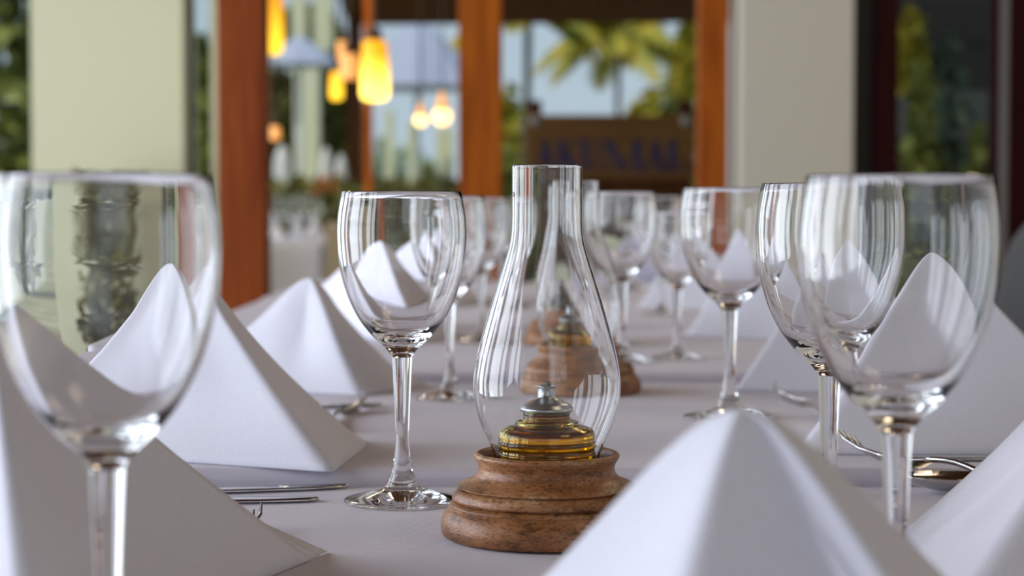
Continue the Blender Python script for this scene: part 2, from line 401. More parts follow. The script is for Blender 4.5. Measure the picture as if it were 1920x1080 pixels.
# ------------------------------------------------------------------ oil lamps
SL = 3630.0
def ql(y, r): return (r / SL, (1005 - y) / SL)
pot_out = [(0, .0002), (.050, .0002)] + spline([(.050, .0002), (.0535, .0010), ql(997, 199.5), ql(984, 202), ql(966, 199), ql(954, 192), ql(948, 186), ql(945.5, 183.5)], 4)[1:] \
    + spline([ql(944.5, 184.5), ql(941.5, 185), ql(937, 180), ql(934.5, 172)], 3) + spline([ql(933.5, 173), ql(931.5, 180), ql(926, 180), ql(918, 176), ql(912, 169), ql(910, 163)], 3) \
    + spline([ql(909, 165), ql(907.5, 171), ql(905.5, 169.5), ql(903, 164), ql(899.5, 156), ql(895, 145), ql(889, 136), ql(881, 131), ql(872, 129.5), ql(863, 132), ql(856, 136.5), ql(851, 138.5), ql(846.5, 137.5), ql(844, 133), ql(844, 129), ql(848, 124), ql(858, 121.5), ql(872, 120.5), ql(876, 112), ql(876, 60), ql(876, 0)], 3)
pot_out = [(max(r, 0), z) for r, z in pot_out]
ch_o = [(300, 67), (306, 66.5), (330, 66.5), (380, 67), (415, 67.5), (440, 70), (467, 76.5), (513, 91), (563, 106.5), (613, 121), (650, 131), (690, 138.5), (715, 140.5), (740, 139), (770, 132.5), (800, 122), (830, 108), (850, 101), (868, 98), (875, 97.5)]
wall = 3.4
chim = spline([ql(y, r) for y, r in reversed(ch_o)], 4) + [((66 - 1) / SL, (1005 - 298.3) / SL), ((64.3) / SL, (1005 - 298.6) / SL)] + spline([ql(y + (.8 if i == 0 else 0), r - wall) for i, (y, r) in enumerate(ch_o)], 4)
chim.append(chim[0])
bot = [(0, 874), (84, 874), (91, 871), (93, 866), (93, 845), (91.6, 842), (91.6, 832), (93.3, 829), (93.3, 822), (92, 819), (92.5, 812), (91, 805), (86, 799), (76, 795), (64, 792), (60.5, 790), (60.5, 786), (58, 784), (48, 781), (45, 778), (45, 766)]
bot_o = [(r / SL, (1005 - y) / SL) for r, y in bot]
oil = [(0, 871.5), (83, 871.5), (89.6, 869), (90.2, 845), (89, 842), (89, 832), (90.5, 829), (90.5, 822), (89.5, 812), (88, 807), (84, 802), (75, 798.2), (62, 795.2), (55, 791), (43, 785), (42.2, 779), (42.2, 770), (0, 770)]
cap = [(0, 767), (46, 767), (49.5, 765.5), (51, 762), (50.5, 758), (47, 756), (46, 753), (38, 749), (28, 744), (20, 740.5), (17.5, 738), (17, 722), (17.5, 720), (20, 718.5), (20, 716.5), (16.5, 716), (15.5, 718), (15, 726), (0, 727)]
def pl(t): return [(r / SL, (1005 - y) / SL) for r, y in t]
lamp = bpy.data.objects.new('oil_lamp', None); C.objects.link(lamp); lamp.empty_display_size = .05
lathe('base', pot_out, M['pottery'], lamp, 96)
lathe('chimney', chim, M['thin'], lamp, 96)
bo = lathe('fuel_bottle', spline(bot_o, 3) + [(41.8 / SL, (1005 - 767) / SL)] + [(r / SL, (1005 - y) / SL) for r, y in [(41.8, 779), (44, 784), (56, 790), (62, 794), (75, 797), (84, 801), (88.8, 806), (90.1, 812), (91, 822), (91, 829), (89.5, 832), (89.5, 842), (90.7, 845), (90.2, 868), (83, 871), (0, 871)]], M['bottle'], lamp)
ol = lathe('lamp_oil', pl(oil), M['oil'], bo)
cp = lathe('cap', pl(cap), M['tin'], lamp)
bm = bmesh.new(); tube(bm, [(0, 0, (1005 - 727) / SL), (0, 0, (1005 - 716) / SL), (.0008, 0, (1005 - 709) / SL)], [.0024, .0024, .0016], 10); obj('wick', bm, M['wick'], cp, True)
lamp.location = on(1025, 1005, TA); lamp.scale = (1.0,) * 3
tag(lamp, 'sharp front oil lamp with clear chimney on stepped brown pottery base', 'oil lamp', 'glass chimney oil lamps down the table')
for px, by, lev, rim, lab in ((1083, 735, 'B', 340, 'second oil lamp, seen through and beside the front lamp chimney'), (1062, 645, 'C', 350, 'third oil lamp, farthest, mostly hidden behind the other two')):
    o = copy_tree(lamp); z = LEV[lev]; p = on(px, by, z); r = ray(px, rim); zr = CAMZ + r.z * (p.y / r.y); s = (zr - z) / ((1005 - 300) / SL)
    o.location = p; o.scale = (1, 1, s); o.rotation_euler.z = random.random() * 6; o['label'] = lab

# ------------------------------------------------------------------ napkins
def chaikin(p, n=2):
    for _ in range(n):
        o = [p[0]]
        for a, b in zip(p, p[1:]): o += [a * .75 + b * .25, a * .25 + b * .75]
        o.append(p[-1]); p = o
    return p
def resample(p, n):
    d = [0]
    for a, b in zip(p, p[1:]): d.append(d[-1] + (b - a).length)
    out = []; j = 0
    for k in range(n + 1):
        t = d[-1] * k / n
        while j < len(d) - 2 and d[j + 1] < t: j += 1
        out.append(p[j].lerp(p[j + 1], (t - d[j]) / max(1e-9, d[j + 1] - d[j])))
    return out
def napkin(P, base, label, group='white linen napkins folded into pyramids', seed=0, soft=2, e=.05, sag=.006, name='folded_napkin', cw_=.09):
    """P: peak; base: points on the table from one open end round the front ridge to the other"""
    z0 = base[0].z; cen = sum(base, Vector()) / len(base)
    loc = Vector((cen.x, cen.y, z0)); P = P - loc; base = [b - loc for b in base]
    nu, nv = 56, 26
    # sharp corners: subdivide each span so that only the corner itself is rounded
    fine = [base[0]]
    for i in range(1, len(base) - 1):
        a, b, c = base[i - 1], base[i], base[i + 1]
        fine += [b.lerp(a, cw_), b, b.lerp(c, cw_)]
    fine.append(base[-1]); cur = resample(chaikin(fine, soft), nu)
    bm = bmesh.new()
    hyp = math.sqrt(1 + e * e) - e
    def layer(cur, P, inset, k0, out):
        rings = []
        for j in range(nv + 1):
            v = j / nv; rr = max(1 - v, .012); zf = 1 - (math.sqrt(rr * rr + e * e) - e) / hyp
            row = []
            for i, b in enumerate(cur):
                u = i / nu
                x = P.x + (b.x - P.x) * rr; y = P.y + (b.y - P.y) * rr
                # direction to the inside for the sag of each face
                c = Vector((P.x - b.x, P.y - b.y)); c.normalize()
                w_ = sag * math.sin(PI * min(1, v * 1.05)) * (.6 + .4 * math.sin(4 * PI * u + seed))
                w_ += .0016 * noise.noise(Vector((u * 5, v * 3, seed * 3.1 + k0)))
                ww = (w_ + inset) * min(1, rr * 3)
                flare = -.004 * (1 - v) ** 6
                x += c.x * (ww + flare); y += c.y * (ww + flare)
                z = P.z * zf + .0006 + out * 0
                row.append(bm.verts.new((x, y, z)))
            rings.append(row)
        for a, b in zip(rings, rings[1:]):
            for i in range(nu): bm.faces.new([a[i], a[i + 1], b[i + 1], b[i]])
    layer(cur, P, 0, 0, 0)
    # inner leaf of the fold, sticking out a little at both open ends
    cu2 = [c.copy() for c in cur]
    ext = 5
    d0 = (cur[0] - cur[ext]).normalized(); d1 = (cur[-1] - cur[-1 - ext]).normalized()
    n = len(cu2)
    for i in range(n):
        t0 = max(0, 1 - i / 14); t1 = max(0, 1 - (n - 1 - i) / 14)
        cu2[i] = cu2[i] + d0 * .016 * t0 + d1 * .016 * t1
    layer(cu2, P * .84, .0035, 5, 1)
    cu3 = [c.copy() for c in cur]
    for i in range(n):
        t0 = max(0, 1 - i / 14); t1 = max(0, 1 - (n - 1 - i) / 14)
        cu3[i] = cu3[i] + d0 * .028 * t0 + d1 * .028 * t1
    layer(cu3, P * .70, .0065, 9, 1)
    o = obj(name, bm, M['napkin'], None, 'keep', loc)
    for p_ in o.data.polygons: p_.use_smooth = True
    md = o.modifiers.new('thickness', 'SOLIDIFY'); md.thickness = .0011; md.offset = 0
    return tag(o, label, 'napkin', group)
def nap(lev, P, Pd, pts, label, **k):
    z = LEV[lev]; return napkin(at(P[0], P[1], Pd), [on(x, y, z) for x, y in pts], label, **k)
nap('B', (350, 500), 1.29, [(60, 846), (618, 886), (676, 836)], 'large white pyramid napkin behind the blurred left glass', seed=1)
nap('B', (580, 523), 1.70, [(330, 724), (672, 743), (772, 726)], 'white pyramid napkin left of the sharp tall glass', seed=2, e=.09)
nap('C', (700, 455), 2.23, [(520, 612), (768, 646), (850, 628)], 'white pyramid napkin seen through the sharp tall glass', seed=3)
nap('D', (798, 440), 2.88, [(680, 556), (842, 576), (895, 560)], 'small distant white napkin, second to last on the left side', seed=4)
nap('E', (860, 432), 3.50, [(775, 516), (886, 528), (925, 520)], 'smallest distant white napkin, last on the left side', seed=5)
nap('B', (1760, 478), 1.34, [(1600, 790), (1497, 852), (2140, 852)], 'large white pyramid napkin behind the largest right-hand glass', seed=6, sag=.003)
nap('B', (1565, 449), 1.72, [(1470, 722), (1382, 733), (1800, 742)], 'white pyramid napkin seen through the right-hand glasses', seed=7, sag=.003)
nap('C', (1389, 440), 2.33, [(1340, 612), (1292, 628), (1505, 640)], 'white pyramid napkin behind the glass above the front napkin', seed=8, sag=.003)
nap('D', (1275, 440), 2.86, [(1230, 566), (1198, 576), (1370, 580)], 'small distant white napkin, second to last on the right side', seed=9)
nap('E', (1205, 432), 3.50, [(1170, 516), (1143, 525), (1280, 528)], 'smallest distant white napkin, last on the right side', seed=10)
nap('A', (-20, 590), .80, [(-420, 1090), (60, 1255), (572, 1054)], 'white napkin at the lower left corner, shaded side showing', seed=11, sag=.004)
nap('A', (2190, 545), .95, [(1706, 1004), (1790, 1150), (2500, 1120)], 'white napkin at the lower right corner with layered folds', seed=12, sag=.002)
# the blurred napkin in the very front, with soft pleats
Pf = at(1392, 772, .56); zz = TA
def bp(dx, dy): return Vector((Pf.x + dx, Pf.y + dy, zz))
napkin(Pf, [bp(-.108, .060), bp(-.040, -.056), bp(.062, -.032), bp(.084, -.058), bp(.124, .050)], 'big blurred napkin in front with soft pleats, nearest the camera', seed=13, cw_=.16, soft=3, e=.12, sag=.001)

# ------------------------------------------------------------------ cutlery
def ribbon(bm, st, thick=.0018):
    """st: stations (x, half width, z, crown); flat bar with a rounded top"""
    prev = None
    for x, hw, z, c in st:
        ring = [bm.verts.new((x, y, zz_)) for y, zz_ in ((-hw, z), (-hw * .5, z + thick * .8 + c), (0, z + thick + c), (hw * .5, z + thick * .8 + c), (hw, z), (hw * .5, z - thick * .3 + c), (0, z - thick * .5 + c), (-hw * .5, z - thick * .3 + c))]
        if prev:
            for k in range(8): bm.faces.new([prev[k], prev[(k + 1) % 8], ring[(k + 1) % 8], ring[k]])
        else: bm.faces.new(ring[::-1])
        prev = ring
    bm.faces.new(prev)
def sp4(st, n=4): return spline(st, n)
def place_cut(o, p0, p1, label, cat, group, roll=0):
    """working end at p0, handle end at p1"""
    d = (p1 - p0); o.location = p0
    if roll:      # turned on its long axis so that it lies edge-on towards the seats at the head of the table
        xa = d.normalized(); v = Vector((0, 1, -.15)); ya = (v - xa * v.dot(xa)).normalized()
        if ya.cross(Vector((0, 0, 1))).dot(xa) < 0: ya = -ya
        za = xa.cross(ya); o.rotation_euler = Matrix((xa, ya, za)).transposed().to_euler()
    else: o.rotation_euler = (0, -math.asin(max(-1, min(1, d.z / d.length))), math.atan2(d.y, d.x))
    return tag(o, label, cat, group)
def make_knife():
    r = bpy.data.objects.new('table_knife', None); C.objects.link(r); r.empty_display_size = .03
    bm = bmesh.new(); ribbon(bm, sp4([(0, .0012, .0008, 0), (.006, .006, .0008, 0), (.03, .0095, .0008, 0), (.08, .0098, .0009, 0), (.105, .008, .001, 0), (.112, .0048, .0016, 0)]), .0014); obj('blade', bm, M['steel'], r, True)
    bm = bmesh.new(); ribbon(bm, sp4([(.110, .0046, .0016, 0), (.13, .0050, .002, 0), (.18, .0062, .002, 0), (.215, .008, .002, 0), (.222, .004, .002, 0)]), .0045); obj('handle', bm, M['steel'], r, True)
    return r
def make_fork():
    r = bpy.data.objects.new('table_fork', None); C.objects.link(r); r.empty_display_size = .03
    for k in range(4):
        y = (k - 1.5) * .0058
        bm = bmesh.new(); tube(bm, [(0, y, .010), (.012, y, .0050), (.028, y, .0022), (.046, y, .0022), (.052, y * .9, .003)], [.0007, .0011, .0013, .0015, .0016], 8); obj('tine', bm, M['steel'], r, True)
    bm = bmesh.new(); ribbon(bm, sp4([(.045, .0104, .002, 0), (.058, .0112, .0026, 0), (.068, .0075, .005, 0), (.078, .0030, .009, 0)]), .002); obj('root', bm, M['steel'], r, True)
    bm = bmesh.new(); ribbon(bm, sp4([(.076, .0030, .009, 0), (.10, .0028, .0125, 0), (.14, .0042, .009, 0), (.18, .0072, .0035, 0), (.195, .0055, .002, 0), (.198, .002, .0015, 0)]), .0026); obj('handle', bm, M['steel'], r, True)
    return r
def make_spoon():
    r = bpy.data.objects.new('table_spoon', None); C.objects.link(r); r.empty_display_size = .03
    bm = bmesh.new(); n = 14; rows = []
    for i in range(n + 1):
        t = i / n; x = .062 * t; hw = .0205 * math.sin(PI * min(1, t * .93 + .04)) ** .62 * (1 - .25 * t)
        row = []
        for j in range(9):
            s = j / 4 - 1; dep = .009 * (1 - s * s) * math.sin(PI * t) ** .6
            row.append(bm.verts.new((x, s * hw, .0105 - dep + .004 * (t - .5) ** 2)))
        rows.append(row)
    for a, b in zip(rows, rows[1:]):
        for j in range(8): bm.faces.new([a[j], a[j + 1], b[j + 1], b[j]])
    o = obj('bowl', bm, M['steel'], r, True); md = o.modifiers.new('t', 'SOLIDIFY'); md.thickness = .0012
    bm = bmesh.new(); ribbon(bm, sp4([(.060, .0034, .0105, 0), (.075, .0028, .013, 0), (.12, .0040, .012, 0), (.17, .0075, .005, 0), (.19, .006, .003, 0), (.194, .002, .002, 0)]), .0026); obj('handle', bm, M['steel'], r, True)
    return r
kn = make_knife(); fk = make_fork(); spn = make_spoon()
def onl(px, py, lev, dz=.0006): p = on(px, py, LEV[lev]); p.z += dz; return p
GC = 'steel cutlery lying on the tablecloths'
place_cut(kn, onl(652, 915, 'A'), onl(300, 927, 'A'), 'upper of two table knives pointing to the sharp tall glass', 'knife', GC)
o = copy_tree(kn); place_cut(o, onl(598, 940, 'A'), onl(250, 944, 'A'), 'lower of two table knives pointing to the sharp tall glass', 'knife', GC)
o = copy_tree(kn); place_cut(o, onl(1655, 862, 'B'), onl(1960, 863, 'B'), 'table knife in front of the large right napkin', 'knife', GC)
o = copy_tree(kn); place_cut(o, onl(715, 762, 'B'), onl(480, 766, 'B'), 'table knife in front of the napkin left of the tall glass', 'knife', GC)
p0 = onl(490, 990, 'A', .0); place_cut(fk, p0, onl(330, 1078, 'A', .0), 'table fork tip peeping out behind the lower left napkin', 'fork', GC, 1.45)
o = copy_tree(fk); place_cut(o, onl(692, 760, 'B', .0), onl(560, 860, 'B', .0), 'table fork peeping out behind the large left napkin', 'fork', GC, 1.45)
pA = at(1572, 838, 1.21); pB = at(1790, 938, 1.12)
o = copy_tree(fk); dh = (pB - pA) * Vector((1, 1, 0)); pE = pA + dh.normalized() * .19; pE.z = TA + .0005
place_cut(o, pA, pE, 'table fork propped on the cloth edge behind the lower right napkin', 'fork', GC, 1.2)
o = copy_tree(fk); place_cut(o, onl(1445, 745, 'B'), onl(1560, 800, 'B'), 'table fork lying before the napkin seen through the right glasses', 'fork', GC, 1.2)
pA = onl(1690, 925, 'A'); pB = onl(1990, 925, 'A', .001)
place_cut(spn, pA, pB, 'table spoon crossing the fork by the lower right napkin', 'spoon', GC)

# ------------------------------------------------------------------ wicker chair at the right
ch = thing('wicker_chair', (.612, 2.375, 0), 'grey woven wicker chair at the right edge of the table', 'chair')
bm = bmesh.new()
# backrest: curved panel across the chair, leaning away from the table
rows = []
for i in range(13):
    t = i / 12; z = .42 + .495 * t; x = -.02 + .0 + .13 * t
    row = []
    for j in range(13):
        s = j / 6 - 1; hw = .23 - .03 * max(0, t - .9) * 10 * abs(s) ** 4
        row.append(bm.verts.new((x - .02 * s * s - .015, s * hw, z - .018 * abs(s) ** 5 * (t > .95))))
    rows.append(row)
for a, b in zip(rows, rows[1:]):
    for j in range(12): bm.faces.new([a[j], a[j + 1], b[j + 1], b[j]])
o = obj('backrest', bm, M['wicker'], ch, True); md = o.modifiers.new('t', 'SOLIDIFY'); md.thickness = .028
box('seat', (-.36, -.225, .40), (-.0, .225, .45), M['wicker'], ch, bevel=.015)
for sx in (-.335, -.03):
    for sy in (-.2, .2): box('leg', (sx - .018, sy - .018, 0), (sx + .018, sy + .018, .405), M['wicker'], ch, bevel=.004)

# ------------------------------------------------------------------ pendant lamps hanging from the ceiling
def pendant(px, ybot, wpx, hpx, d, m, label, tilt=0, kind='shade'):
    b = at(px, ybot, d); s = F / d; R = wpx / s / 2; H = hpx / s
    r = thing('pendant_lamp', (b.x, d, b.z), label, 'lamp', 'amber pendant lamps hanging behind the table')
    prof = spline([(0, 0), (R * .6, H * .015), (R * .93, H * .07), (R, H * .2), (R, H * .5), (R * .92, H * .8), (R * .78, H), (0, H)], 5)
    prof = [(max(0, a), z) for a, z in prof]
    sh = lathe('shade', prof, m, r, 32)
    bm = bmesh.new(); lathebm(bm, [(0, H), (R * .5, H), (R * .5, H + .03), (.006, H + .045), (0, H + .045)], 20); obj('fitting', bm, M['cord'], r, True)
    bm = bmesh.new(); tube(bm, [(0, 0, H + .04), (0, 0, 2.9 - b.z)], .004, 6); obj('cord', bm, M['cord'], r)
    return r
pendant(511, 104, 42, 150, 6.0, M['amber'], 'tall amber pendant lamp beside the red-brown post')
pendant(703, 190, 54, 112, 6.0, M['hot'], 'brightest pendant lamp, between the two posts')
pendant(631, 188, 25, 52, 7.0, M['amber'], 'small low amber pendant lamp left of the brightest one')
pendant(655, 150, 36, 48, 6.8, M['dim'], 'orange pendant lamp just left of the brightest one')
pendant(643, 112, 26, 34, 7.1, M['dim'], 'small faint pendant lamp above the orange ones')
pendant(515, 263, 22, 26, 7.0, M['dim'], 'faint round lamp low beside the red-brown post')
def globe(px, py, rpx, d, label, m):
    c = at(px, py, d); R = rpx * d / F
    r = thing('globe_lamp', (c.x, d, c.z - R), label, 'lamp', 'round glowing lamps hanging left of the middle post')
    lathe('globe', [(R * math.sin(PI * k / 16), R - R * math.cos(PI * k / 16)) for k in range(17)], m, r, 28)
    lathe('chimney', spline([(R * .75, R * 1.6), (R * .55, R * 2.6), (R * .2, R * 3.6), (0, R * 3.9)], 4), M['dim'], r, 20)  # glowing cone added to imitate the orange halo above the globe
    bm = bmesh.new(); tube(bm, [(0, 0, R * 3.8), (0, 0, 2.9 - c.z + R)], .003, 6); obj('cord', bm, M['cord'], r); return r
globe(789, 225, 12, 7.0, 'smaller round glowing lamp left of the middle post', M['globe'])
globe(829, 218, 17, 6.8, 'larger round glowing lamp right beside the middle post', M['globe'])

# ------------------------------------------------------------------ sign stand
D = 8.0
def zpx(py, d): return at(960, py, d).z
st = thing('sign_stand', (X(1145, D), D, 0), 'dark wooden stand with a lettered board between two posts', 'sign')
def spart(name, x0, x1, y0, y1, m, f0, f1, par=None, bevel=.006):
    return box(name, (X(x0, D) - st.location.x, f0, y1 if y1 == 0 else zpx(y1, D)), (X(x1, D) - st.location.x, f1, zpx(y0, D)), m, par or st, bevel=bevel)
spart('post', 991, 1016, 188, 0, M['darkwood'], -.005, .05)
spart('post', 1270, 1296, 188, 0, M['darkwood'], -.005, .05)
sb = spart('sign_board', 987, 1302, 216, 336, M['signwood'], -.035, -.006)
for k, (a, b) in enumerate(((334, 384), (386, 436), (438, 490))): spart('lower_board', 992, 1296, a, b, M['darkwood'], .0, .02)
for bx in (1003, 1284):
    bm = bmesh.new(); lathebm(bm, [(0, 0), (.024, 0), (.024, .006), (.016, .012), (0, .013)], 16)
    o = obj('bolt', bm, M['bolt'], sb, True, (X(bx, D) - st.location.x, -.035, zpx(227, D))); o.rotation_euler = (PI / 2, 0, 0)
def stroke(bm, x0, y0, x1, y1, w0, w1=None):
    """a letter stroke between two points, its width measured horizontally"""
    w1 = w1 if w1 is not None else w0; pts = [(x0 - w0 / 2, y0), (x0 + w0 / 2, y0), (x1 + w1 / 2, y1), (x1 - w1 / 2, y1)]
    fr = [bm.verts.new((X(a, D) - st.location.x, -.039, zpx(b, D))) for a, b in pts]; bk = [bm.verts.new((v.co.x, -.034, v.co.z)) for v in fr]
    bm.faces.new(fr); bm.faces.new(bk[::-1])
    for k in range(4): bm.faces.new([fr[k], bk[k], bk[(k + 1) % 4], fr[(k + 1) % 4]])
T0, T1 = 265, 320
def letter(ch_, x0, x1):
    bm = bmesh.new(); m_ = (x0 + x1) / 2; t0, t1 = T0, T1
    def serif(x, y, w=15): stroke(bm, x, y - 2, x, y + 2, w)
    if ch_ == 'A':
        stroke(bm, m_ - 2, t0, x0 + 5, t1, 4); stroke(bm, m_ - 1, t0, x1 - 8, t1, 13); stroke(bm, m_, t0 + 34, m_, t0 + 38, 20); serif(x0 + 5, t1, 12); serif(x1 - 8, t1, 20)
    if ch_ == 'K':
        stroke(bm, x0 + 9, t0, x0 + 9, t1, 13); stroke(bm, x1 - 8, t0, x0 + 14, t0 + 30, 4); stroke(bm, x0 + 18, t0 + 22, x1 - 6, t1, 13); serif(x0 + 9, t0, 20); serif(x0 + 9, t1, 20); serif(x1 - 5, t0, 13); serif(x1 - 4, t1, 18)
    if ch_ == 'U':
        stroke(bm, x0 + 9, t0, x0 + 9, t1 - 12, 13); stroke(bm, x0 + 9, t1 - 13, m_ - 1, t1, 13, 9); stroke(bm, m_ - 1, t1, x1 - 6, t1 - 12, 6, 4); stroke(bm, x1 - 6, t0, x1 - 6, t1 - 12, 4); serif(x0 + 9, t0, 20); serif(x1 - 6, t0, 13)
    if ch_ == 'M':
        stroke(bm, x0 + 6, t0, x0 + 6, t1, 4); stroke(bm, x0 + 12, t0, m_ - 1, t1, 14); stroke(bm, x1 - 14, t0, m_, t1, 4); stroke(bm, x1 - 10, t0, x1 - 10, t1, 14); serif(x0 + 7, t0, 14); serif(x0 + 6, t1, 13); serif(x1 - 10, t0, 20); serif(x1 - 10, t1, 20)
    if ch_ == 'L':
        stroke(bm, x0 + 9, t0, x0 + 9, t1, 14); stroke(bm, m_ + 2, t1 - 4, m_ + 2, t1, x1 - x0 - 4); stroke(bm, x1 - 2, t1 - 13, x1 - 4, t1, 4); serif(x0 + 9, t0, 20)
    return obj('lettering', bm, M['navy'], sb)
for c_, a, b in (('A', 1003, 1040), ('K', 1043, 1082), ('U', 1086, 1124), ('M', 1129, 1204), ('A', 1207, 1246), ('L', 1249, 1288)): letter(c_, a, b)

# ------------------------------------------------------------------ side table with glasses, left of the middle post
z = .75; ds = 8.4
x0, x1 = X(488, ds), X(600, ds)
o = obj('tablecloth', cloth(x0, x1, ds, ds + .7, z, .42, 2.2), M['napkin'], smooth=True); tag(o, 'pale cloth on the blurred side table behind the red-brown post', 'tablecloth')
t = thing('dining_table', ((x0 + x1) / 2, ds + .35, 0), 'table under the pale cloth behind the red-brown post', 'table')
hx = (x1 - x0) / 2 - .012
box('tabletop', (-hx, -.335, z - .035), (hx, .335, z - .003), M['darkwood'], t)
for sx in (-1, 1):
    for sy in (-1, 1): box('leg', (sx * (hx - .05) - .025, sy * .29 - .025, 0), (sx * (hx - .05) + .025, sy * .29 + .025, z - .035), M['darkwood'], t)
for k, (px, dy, rim) in enumerate(((512, .1, 372), (532, .35, 366), (549, .12, 374), (566, .4, 362), (583, .15, 368))):
    glass(px, 0, z, rim, 15, ['leftmost', 'second', 'middle', 'fourth', 'rightmost'][k] + ' of five blurred glasses on the side table', 'blurred glasses on the side table', Y=ds + dy)
# upright napkins between them
for k, (px, dy) in enumerate(((512, .50), (558, .28), (590, .5))):
    Y = ds + dy; c = Vector((X(px, Y), Y, z)); 
    napkin(c + Vector((0, 0, .13)), [c + Vector((-.05, .03, 0)), c + Vector((0, -.04, 0)), c + Vector((.05, .03, 0))], ['left', 'middle', 'right'][k] + ' blurred napkin on the side table behind the red-brown post', 'blurred napkins on the side table', seed=20 + k, e=.1)
# tan chair beside it
cx = X(632, 8.2)
c2 = thing('dining_chair', (cx, 8.3, 0), 'tan wicker chair at the right side of the side table', 'chair')
box('backrest', (-.06, -.02, .45), (.06, .02, .84), M['tan'], c2, bevel=.012)
box('seat', (-.06, -.02, .42), (.06, .42, .46), M['tan'], c2, bevel=.01)
for sx in (-.045, .045):
    for sy in (0, .4): box('leg', (sx - .014, sy - .014, 0), (sx + .014, sy + .014, .42), M['tan'], c2)

# ------------------------------------------------------------------ outside: roof, columns, plants
bm = bmesh.new()
def roofslab(bm, xa, xb):
    y0, z0, y1, z1 = 7.6, 3.2, 14.0, zpx(47, 14.0)
    v = [bm.verts.new(p) for p in ((xa, y0, z0), (xb, y0, z0), (xb, y1, z1 + .04), (xa, y1, z1), (xa, y0, z0 + .3), (xb, y0, z0 + .3), (xb, y1, z1 + .25), (xa, y1, z1 + .25))]
    for f in ((0, 1, 2, 3), (7, 6, 5, 4), (0, 4, 5, 1), (1, 5, 6, 2), (2, 6, 7, 3), (3, 7, 4, 0)): bm.faces.new([v[i] for i in f])
roofslab(bm, X(655, 14), 5.0)
tag(obj('roof', bm, M['thatch']), 'dark thatched eave hanging over the view outside', 'roof')
# posts that carry the eave
for x, l in ((X(667, 13.8), 'dark thin post left of the brightest lamp'), (4.6, 'post at the right end of the eave')):
    tag(box('eave_post', (x - .05, 13.7, -.06), (x + .05, 13.85, 2.35), M['darkwood']), l, 'post')
tag(slab('eave_post', 683, 698, 9.0, .05, M['postwood'], z0=0, z1=3.0), 'thin orange-brown post behind the brightest lamp', 'post')
# pale columns of the far veranda
for k, (a, b, d, yt, lab) in enumerate(((553, 598, 16.4, 108, 'widest pale veranda column between the posts'), (548, 574, 19, -60, 'tall pale column reaching the picture top'), (590, 622, 20, -60, 'second tall pale column reaching the picture top'),
                            (765, 786, 17, 228, 'thin pale column below the smaller round lamp'), (818, 850, 17, 240, 'pale column below the larger round lamp'), (722, 738, 18, 205, 'thin pale column right of the brightest lamp'))):
    a_, b_ = X(a, d), X(b, d)
    tag(box('veranda_column', (a_, d, -.06), (b_, d + .2, zpx(yt, d)), M['cream']), lab, 'column', 'pale columns outside')
for px, d, yt, yb, wpx, lab in ((562, 15.5, 66, 122, 150, 'blue-grey patio umbrella between the red-brown post and the dark thin post'), (783, 16.2, 30, 165, 250, 'large blue-grey patio umbrella behind the round lamps')):
    c = X(px, d); R = wpx / F * d / 2; zt, zb = zpx(yt, d), zpx(yb, d)
    r = thing('patio_umbrella', (c, d, -.06), lab, 'umbrella', 'patio umbrellas outside')
    bm = bmesh.new(); prev = None; top = bm.verts.new((0, 0, zt + .06))
    for t in (.25, .5, .75, 1):
        ring = [bm.verts.new((R * t * math.cos(PI / 4 * k), R * t * math.sin(PI / 4 * k), zt + .06 - (zt - zb) * t ** 1.25)) for k in range(8)]
        for k in range(8):
            if prev: bm.faces.new([prev[k], prev[(k + 1) % 8], ring[(k + 1) % 8], ring[k]])
            else: bm.faces.new([top, ring[(k + 1) % 8], ring[k]])
        prev = ring
    o = obj('canopy', bm, M['canopy'], r); md = o.modifiers.new('t', 'SOLIDIFY'); md.thickness = .012
    bm = bmesh.new(); tube(bm, [(0, 0, 0), (0, 0, zt + .05)], .022, 8); obj('pole', bm, M['white'], r, True)
# made-up stools, tall white oval backs standing in for bright background gaps
for k, (px, wd, top) in enumerate(((530, 34, 272), (612, 24, 275), (640, 24, 288))):
    d = (11.6, 11.6, 12.3)[k]; c = X(px, d); hw = wd / F * d / 2; zt = zpx(top, d)
    r = thing('bright_gap_stool', (c, d, -.06), ['left', 'middle', 'right'][k] + ' made-up white stool standing in for a bright gap behind the hedge', 'stool', 'made-up white stools outside')
    bm = bmesh.new(); lathebm(bm, [(0, -1), (.5, -.87), (.87, -.5), (1, 0), (.87, .5), (.5, .87), (0, 1)], 20)
    for v in bm.verts: v.co = Vector((v.co.x * hw, v.co.y * .03 , .06 + zt - .17 + v.co.z * .17))
    obj('backrest', bm, M['white'], r, True)
    box('seat', (-hw, -.02, .72), (hw, .28, .77), M['white'], r)
    for sx in (-.8, .8):
        for y_ in (0, .25): box('leg', (sx * hw - .012, y_ - .012, 0), (sx * hw + .012, y_ + .012, .96 if y_ == 0 else .72), M['white'], r)

